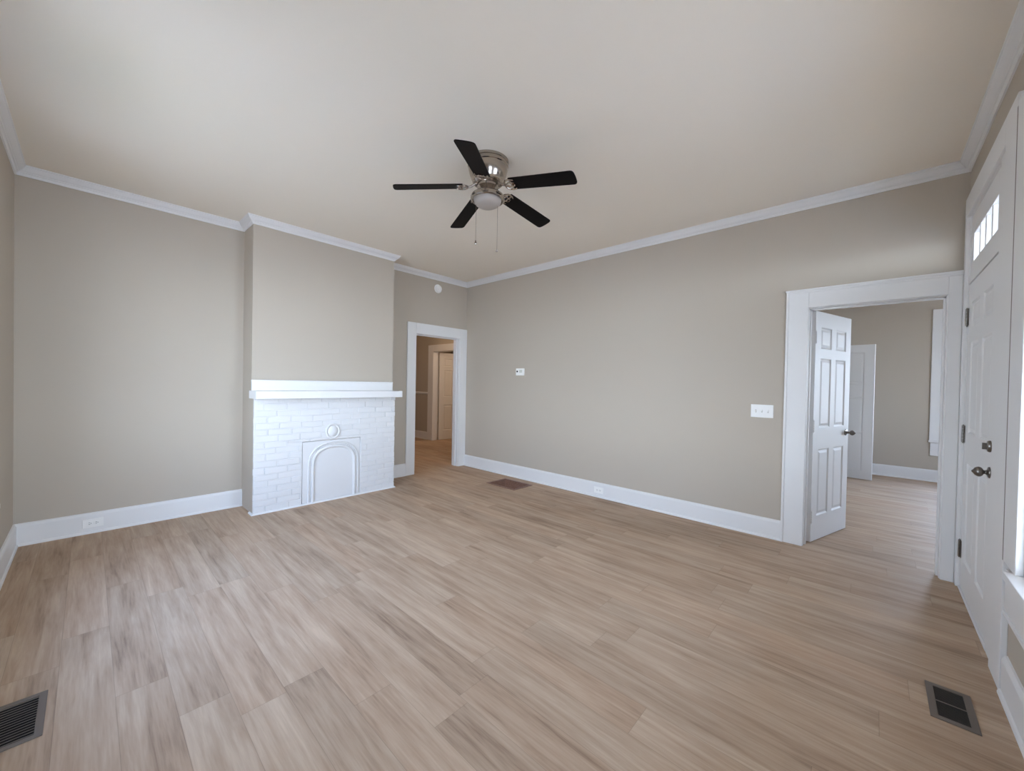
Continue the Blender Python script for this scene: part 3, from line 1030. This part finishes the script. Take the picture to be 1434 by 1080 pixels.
sw = thing('light_switch', 'white triple light switch plate beside the right doorway', 'light switch', (4.160, 0, 1.141))
obj('plate', boxes((-.088, .088, -.007, 0, -.059, .059)), M_PLATE, sw, .003)
for i, xo in enumerate((-.048, 0, .048)):
    obj('slot', boxes((xo - .006, xo + .006, -.0074, -.006, -.013, .013)), M_SLOT, sw)
    bm = boxes((-.0045, .0045, -.016, 0, -.008, .008))
    bm.transform(Matrix.Translation((xo, -.006, 0)) @ Matrix.Rotation(math.radians(25 if i == 0 else -25), 4, 'X'))
    obj('toggle', bm, M_PLATE, sw, .001)
for xo in (-.048, 0, .048):
    for zo in (-.030, .030):
        bm = bmesh.new()
        add_lathe(bm, [(0, 0), (.0035, 0), (.003, .0015), (0, .002)], Matrix.Translation((xo, -.007, zo)) @ Matrix.Rotation(PI / 2, 4, 'X'), 12)
        obj('screw', bm, M_PLATE, sw)



def outlet(label, loc, rz):
    t = thing('wall_outlet', label, 'outlet', loc, rz)
    obj('plate', boxes((-.062, .062, -.006, 0, -.037, .037)), M_PLATE, t, .002)
    for s_ in (-1, 1):
        f = obj('receptacle', boxes((s_ * .020 - .0155, s_ * .020 + .0155, -.0085, -.005, -.0135, .0135)), M_PLATE, t, .003)
        bm = boxes((s_ * .020 - .006, s_ * .020 + .004, -.0089, -.008, -.0075, -.0050), (s_ * .020 - .006, s_ * .020 + .004, -.0089, -.008, .0050, .0075))
        add_lathe(bm, [(0, 0), (.0026, 0), (.0026, .0009), (0, .0009)], Matrix.Translation((s_ * .020 + .009, -.008, 0)) @ Matrix.Rotation(PI / 2, 4, 'X'), 12)
        obj('slots', bm, M_DARK, f)
    return t


outlet('white outlet in the baseboard left of the fireplace', (.018, -4.150, .088), PI / 2)
outlet('white outlet in the baseboard under the long back wall', (2.506, -.018, .088), 0)


# ------------------------------------------------------------------ floor registers
def register(label, r, m_frame, m_slat, along, n, depth=.10, fr=.030, rim=.005, flip=False, name='floor_vent'):
    x0, x1, y0, y1 = r
    cx_, cy_ = (x0 + x1) / 2, (y0 + y1) / 2
    t = thing(name, label, 'floor vent', (cx_, cy_, 0))
    X0, X1, Y0, Y1 = x0 - cx_, x1 - cx_, y0 - cy_, y1 - cy_
    bm = bmesh.new()
    holed(bm, X0, X1, Y0, Y1, 0.0005, rim, [(X0 + fr, X1 - fr, Y0 + fr, Y1 - fr)], PZ)
    obj('frame', bm, m_frame, t, .002)
    bm = bmesh.new()
    a0, a1, b0, b1 = X0 + INS + .002, X1 - INS - .002, Y0 + INS + .002, Y1 - INS - .002
    holed(bm, a0, a1, b0, b1, -depth, 0.0, [(a0 + .002, a1 - .002, b0 + .002, b1 - .002)], PZ)
    add_box(bm, a0, a1, b0, b1, -depth - .002, -depth)
    obj('duct', bm, M_DUCT, t)
    lo_, hi_ = (Y0 + fr, Y1 - fr) if along == 'x' else (X0 + fr, X1 - fr)
    e0, e1 = (X0 + fr - .001, X1 - fr + .001) if along == 'x' else (Y0 + fr - .001, Y1 - fr + .001)
    bot = -.010 if flip else rim - .0045
    for k in range(n):
        c = lo_ + (hi_ - lo_) * (k + .5) / n
        w_ = (hi_ - lo_) / n * .16 * (-1 if flip and k < n / 2 else 1)
        if along == 'x':
            q = [(c - w_ * .5, bot), (c - w_ * .5 + .0016, bot), (c + w_ * .5 + .0018, rim - .001), (c + w_ * .5 - .0012, rim - .001)]
            bm = bmesh.new()
            add_prism(bm, q, lambda u, v: (e0, u, v), lambda u, v: (e1, u, v))
        else:
            q = [(c - w_ * .5, bot), (c - w_ * .5 + .0016, bot), (c + w_ * .5 + .0018, rim - .001), (c + w_ * .5 - .0012, rim - .001)]
            bm = bmesh.new()
            add_prism(bm, q, lambda u, v: (u, e0, v), lambda u, v: (u, e1, v))
        obj('louver', bm, m_slat, t)
    if flip:
        obj('crossbar', boxes((e0, e1, -.0035, .0035, -.012, rim - .0008)), m_frame, t)
    return t


register('brown-grey floor vent near the right window', VENT_R, M_VENT, M_VENTD, 'x', 22, fr=.025, flip=True)
register('grey floor vent at the bottom left corner', VENT_L, M_VENT, M_VENTG, 'y', 15, fr=.023)
register('brown floor grille by the long back wall', VENT_B, M_GRILLE, M_RUST, 'x', 16, fr=.035)
